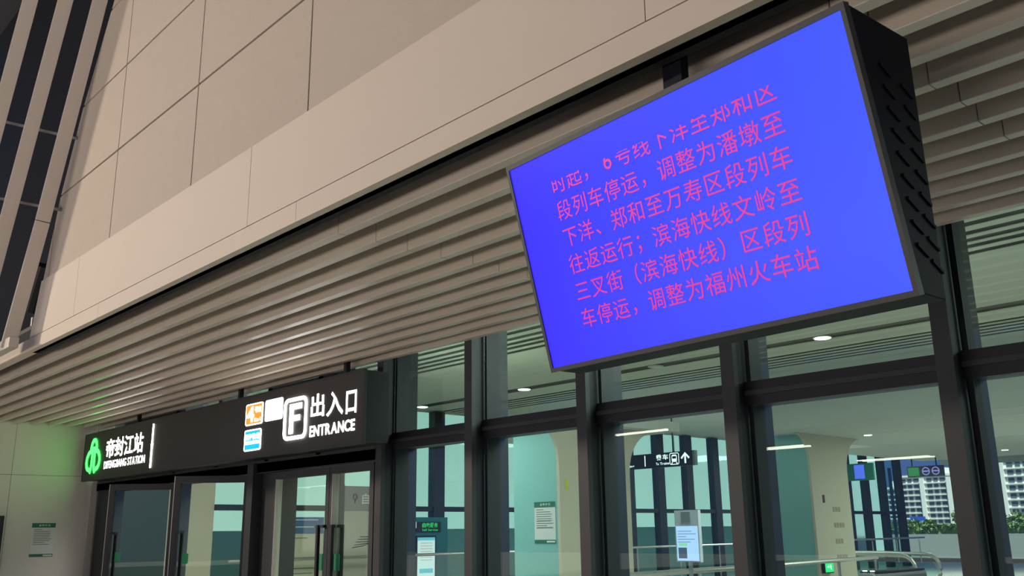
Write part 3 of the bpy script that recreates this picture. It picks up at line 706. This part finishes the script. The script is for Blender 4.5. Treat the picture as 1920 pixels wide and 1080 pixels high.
# ================================================================ OUTSIDE, BEYOND THE WINDOWS
b = MB(); b.box(-27.3, -27.0, -5, 54.5, 0, 9)
tag(b.build('boundary_wall', mat('pale_hoarding', (0.74, 0.75, 0.72), 0.8, noise=0.06, nscale=.7)), 'tall pale sunlit wall outside beyond the cyan side windows', 'wall')
b = MB(); b.box(-24.3, -24.0, 2, 44, 0, 1.72)
tag(b.build('parapet_wall', mat('grey_parapet', (0.66, 0.70, 0.64), 0.85, noise=0.1, nscale=1.0)), 'low grey parapet wall outside in front of the pale sunlit wall', 'wall')
white_b = mat('white_facade', (0.74, 0.74, 0.70), 0.8); pane_b = mat('dark_facade_window', (0.10, 0.13, 0.15), 0.3)
wm = None
def block(label, x0, x1, y, z1, cols, rows_, step):
    global wm
    e = empty('apartment_block', ((x0 + x1) / 2, y, 0), label, 'building')
    bx('facade', white_b, e, x0, x1, y, y + 16, 0, z1); b = MB(); b.box(x0 - .4, x1 + .4, y - .5, y + 16, z1, z1 + .5); b.box(x0 + (x1 - x0) * .25, x0 + (x1 - x0) * .55, y + 2, y + 10, z1 + .5, z1 + 2.2); b.build('roof_parapet', white_b, e)
    dx = (x1 - x0) / cols; dz = (z1 - 2.2) / rows_
    for c in range(cols):
        if c % 4 == 3:
            bx('pier', white_b, e, x0 + dx * c + dx * .2, x0 + dx * c + dx * .8, y - .9, y, 0, z1 - .4)
    for c in range(cols):
        for r_ in range(rows_):
            if c % 4 == 3: continue
            ww = dx * (.30 if c % 2 else .36); hh = dz * .30
            xc, zc = x0 + dx * (c + .5), 2.0 + dz * (r_ + .5)
            if wm is None or True:
                o = bx('window', pane_b, e, xc - ww, xc + ww, y - .12, y + .2, zc - hh, zc + hh)
    b = MB()
    for r_ in range(rows_): b.box(x0 + dx * .1, x1 - dx * .1, y - .5, y, 2.0 + dz * r_ - .12, 2.0 + dz * r_ + .12)
    b.build('floor_ledge', white_b, e)
block('white apartment block seen through the wide glass bay, left of the dark mullion', -118.5, -97.5, 250, 14.4, 12, 8, 0)
block('low wing of the white apartment block, at its left end', -124.5, -119.6, 252, 11.6, 4, 7, 0)
block('taller white apartment block seen right of the dark mullion', -96.4, -74, 244, 17.0, 12, 8, 0)
lm = mat('tree_leaf', (0.19, 0.29, 0.08), 0.8, noise=.4, nscale=1.5); bark = mat('tree_bark', (0.10, 0.07, 0.05), 0.9)
def tree(x, y, h, r, label):
    e = empty('tree', (x, y, 0), label, 'tree', 'trees in front of the apartment blocks')
    rnd = random.Random(int(x * 10 + y)); b = MB()
    for k in range(260):
        a = rnd.uniform(0, 6.283); q = rnd.uniform(-1, 1); rr = r * rnd.uniform(.45, 1.0); s_ = math.sqrt(1 - q * q)
        c = Vector((x + rr * s_ * math.cos(a), y + rr * s_ * math.sin(a), h - r * .9 + rr * q * .85))
        d = Vector((rnd.uniform(-1, 1), rnd.uniform(-1, 1), rnd.uniform(-1, 1))).normalized(); d2 = d.cross(Vector((.3, .5, .8))).normalized(); t_ = r * .22
        b.add([c - d * t_, c + d2 * t_ * .6, c + d * t_, c - d2 * t_ * .6], [(0, 1, 2, 3)])
    b.build('crown', lm, e, recalc=False)
    b = MB(); b.tube([(x, y, 0), (x, y, h - r)], r * .09, 8); b.build('trunk', bark, e)
for x, y, h, r, lb in [(-92.5, 226, 6.4, 3.2, 'bushy green tree right of the dark mullion, tallest of the row'), (-86.4, 226, 5.2, 2.6, 'bushy green tree just right of the tallest one'), (-80.8, 224, 4.6, 2.4, 'green tree nearest the right picture edge'),
                       (-104.6, 226, 3.6, 1.9, 'low green tree left of the dark mullion'), (-108.5, 225, 3.2, 1.8, 'low green tree second left of the dark mullion'), (-112.2, 226, 3.0, 1.7, 'low green tree third left of the dark mullion'), (-100.4, 224, 3.4, 1.9, 'low green tree close behind the dark mullion')]: tree(x, y, h, r, lb)
b = MB(); rnd = random.Random(9)
for k in range(2600):
    c = Vector((rnd.uniform(-128, -74), rnd.uniform(213, 216), 1.9 * math.sqrt(rnd.random()))); d = Vector((rnd.uniform(-1, 1), rnd.uniform(-1, 1), rnd.uniform(-1, 1))).normalized(); d2 = d.cross(Vector((.3, .5, .8))).normalized()
    b.add([c - d * .55, c + d2 * .35, c + d * .55, c - d2 * .35], [(0, 1, 2, 3)])
b.box(-128, -74, 213.6, 215.4, 0, 1.2)
tag(b.build('hedge', lm, recalc=False), 'long low green hedge in front of the trees and apartment blocks', 'hedge')
tag(bx('blue_hoarding', mat('blue_sheet', (0.04, 0.10, 0.55), 0.5), None, -108.5, -104.8, 232, 232.3, 0.0, 4.0), 'small bright blue site hoarding before the apartment block', 'hoarding')
sb = empty('site_hut', (-113, 232, 0), 'low white flat roofed hut before the apartment block', 'hut')
bx('hut_wall', white_b, sb, -115.5, -110, 232, 236, 0, 3.4); bx('hut_roof', white_b, sb, -115.8, -109.7, 231.6, 236.2, 3.4, 3.7); bx('hut_window', pane_b, sb, -114.5, -113.3, 231.9, 232.1, 1.3, 2.3)

# ================================================================ CANOPY LAMPS (mirrored in the glass)
lampm = emis('tube_lamp_light', (1.0, 0.93, 0.80), 14.0)
for x0, x1, y, dbl, lb in [(-21.0, -19.9, -2.2, 0, 'nearest'), (-20.4, -18.3, -9.9, 0, 'second'), (-20.8, -18.8, -19.2, 1, 'third, doubled'), (-21.8, -18.4, -29.0, 1, 'farthest, doubled')]:
    e = empty('linear_lamp', ((x0 + x1) / 2, y, 4.6), 'white linear canopy lamp mirrored in the glass front, %s row' % lb, 'lamp', 'linear canopy lamps')
    bx('lamp_body', mull, e, x0, x1, y - .08, y + (.08 if not dbl else .6), 4.66, 4.72)
    for q in range(2 if dbl else 1): bx('tube', lampm, e, x0, x1, y - .05 + q * .5, y + .05 + q * .5, 4.60, 4.66)
    for x in (x0 + .1, x1 - .1): bx('hanger_rod', blackm, e, x - .01, x + .01, y - .01, y + .01, 4.72, 12.6)
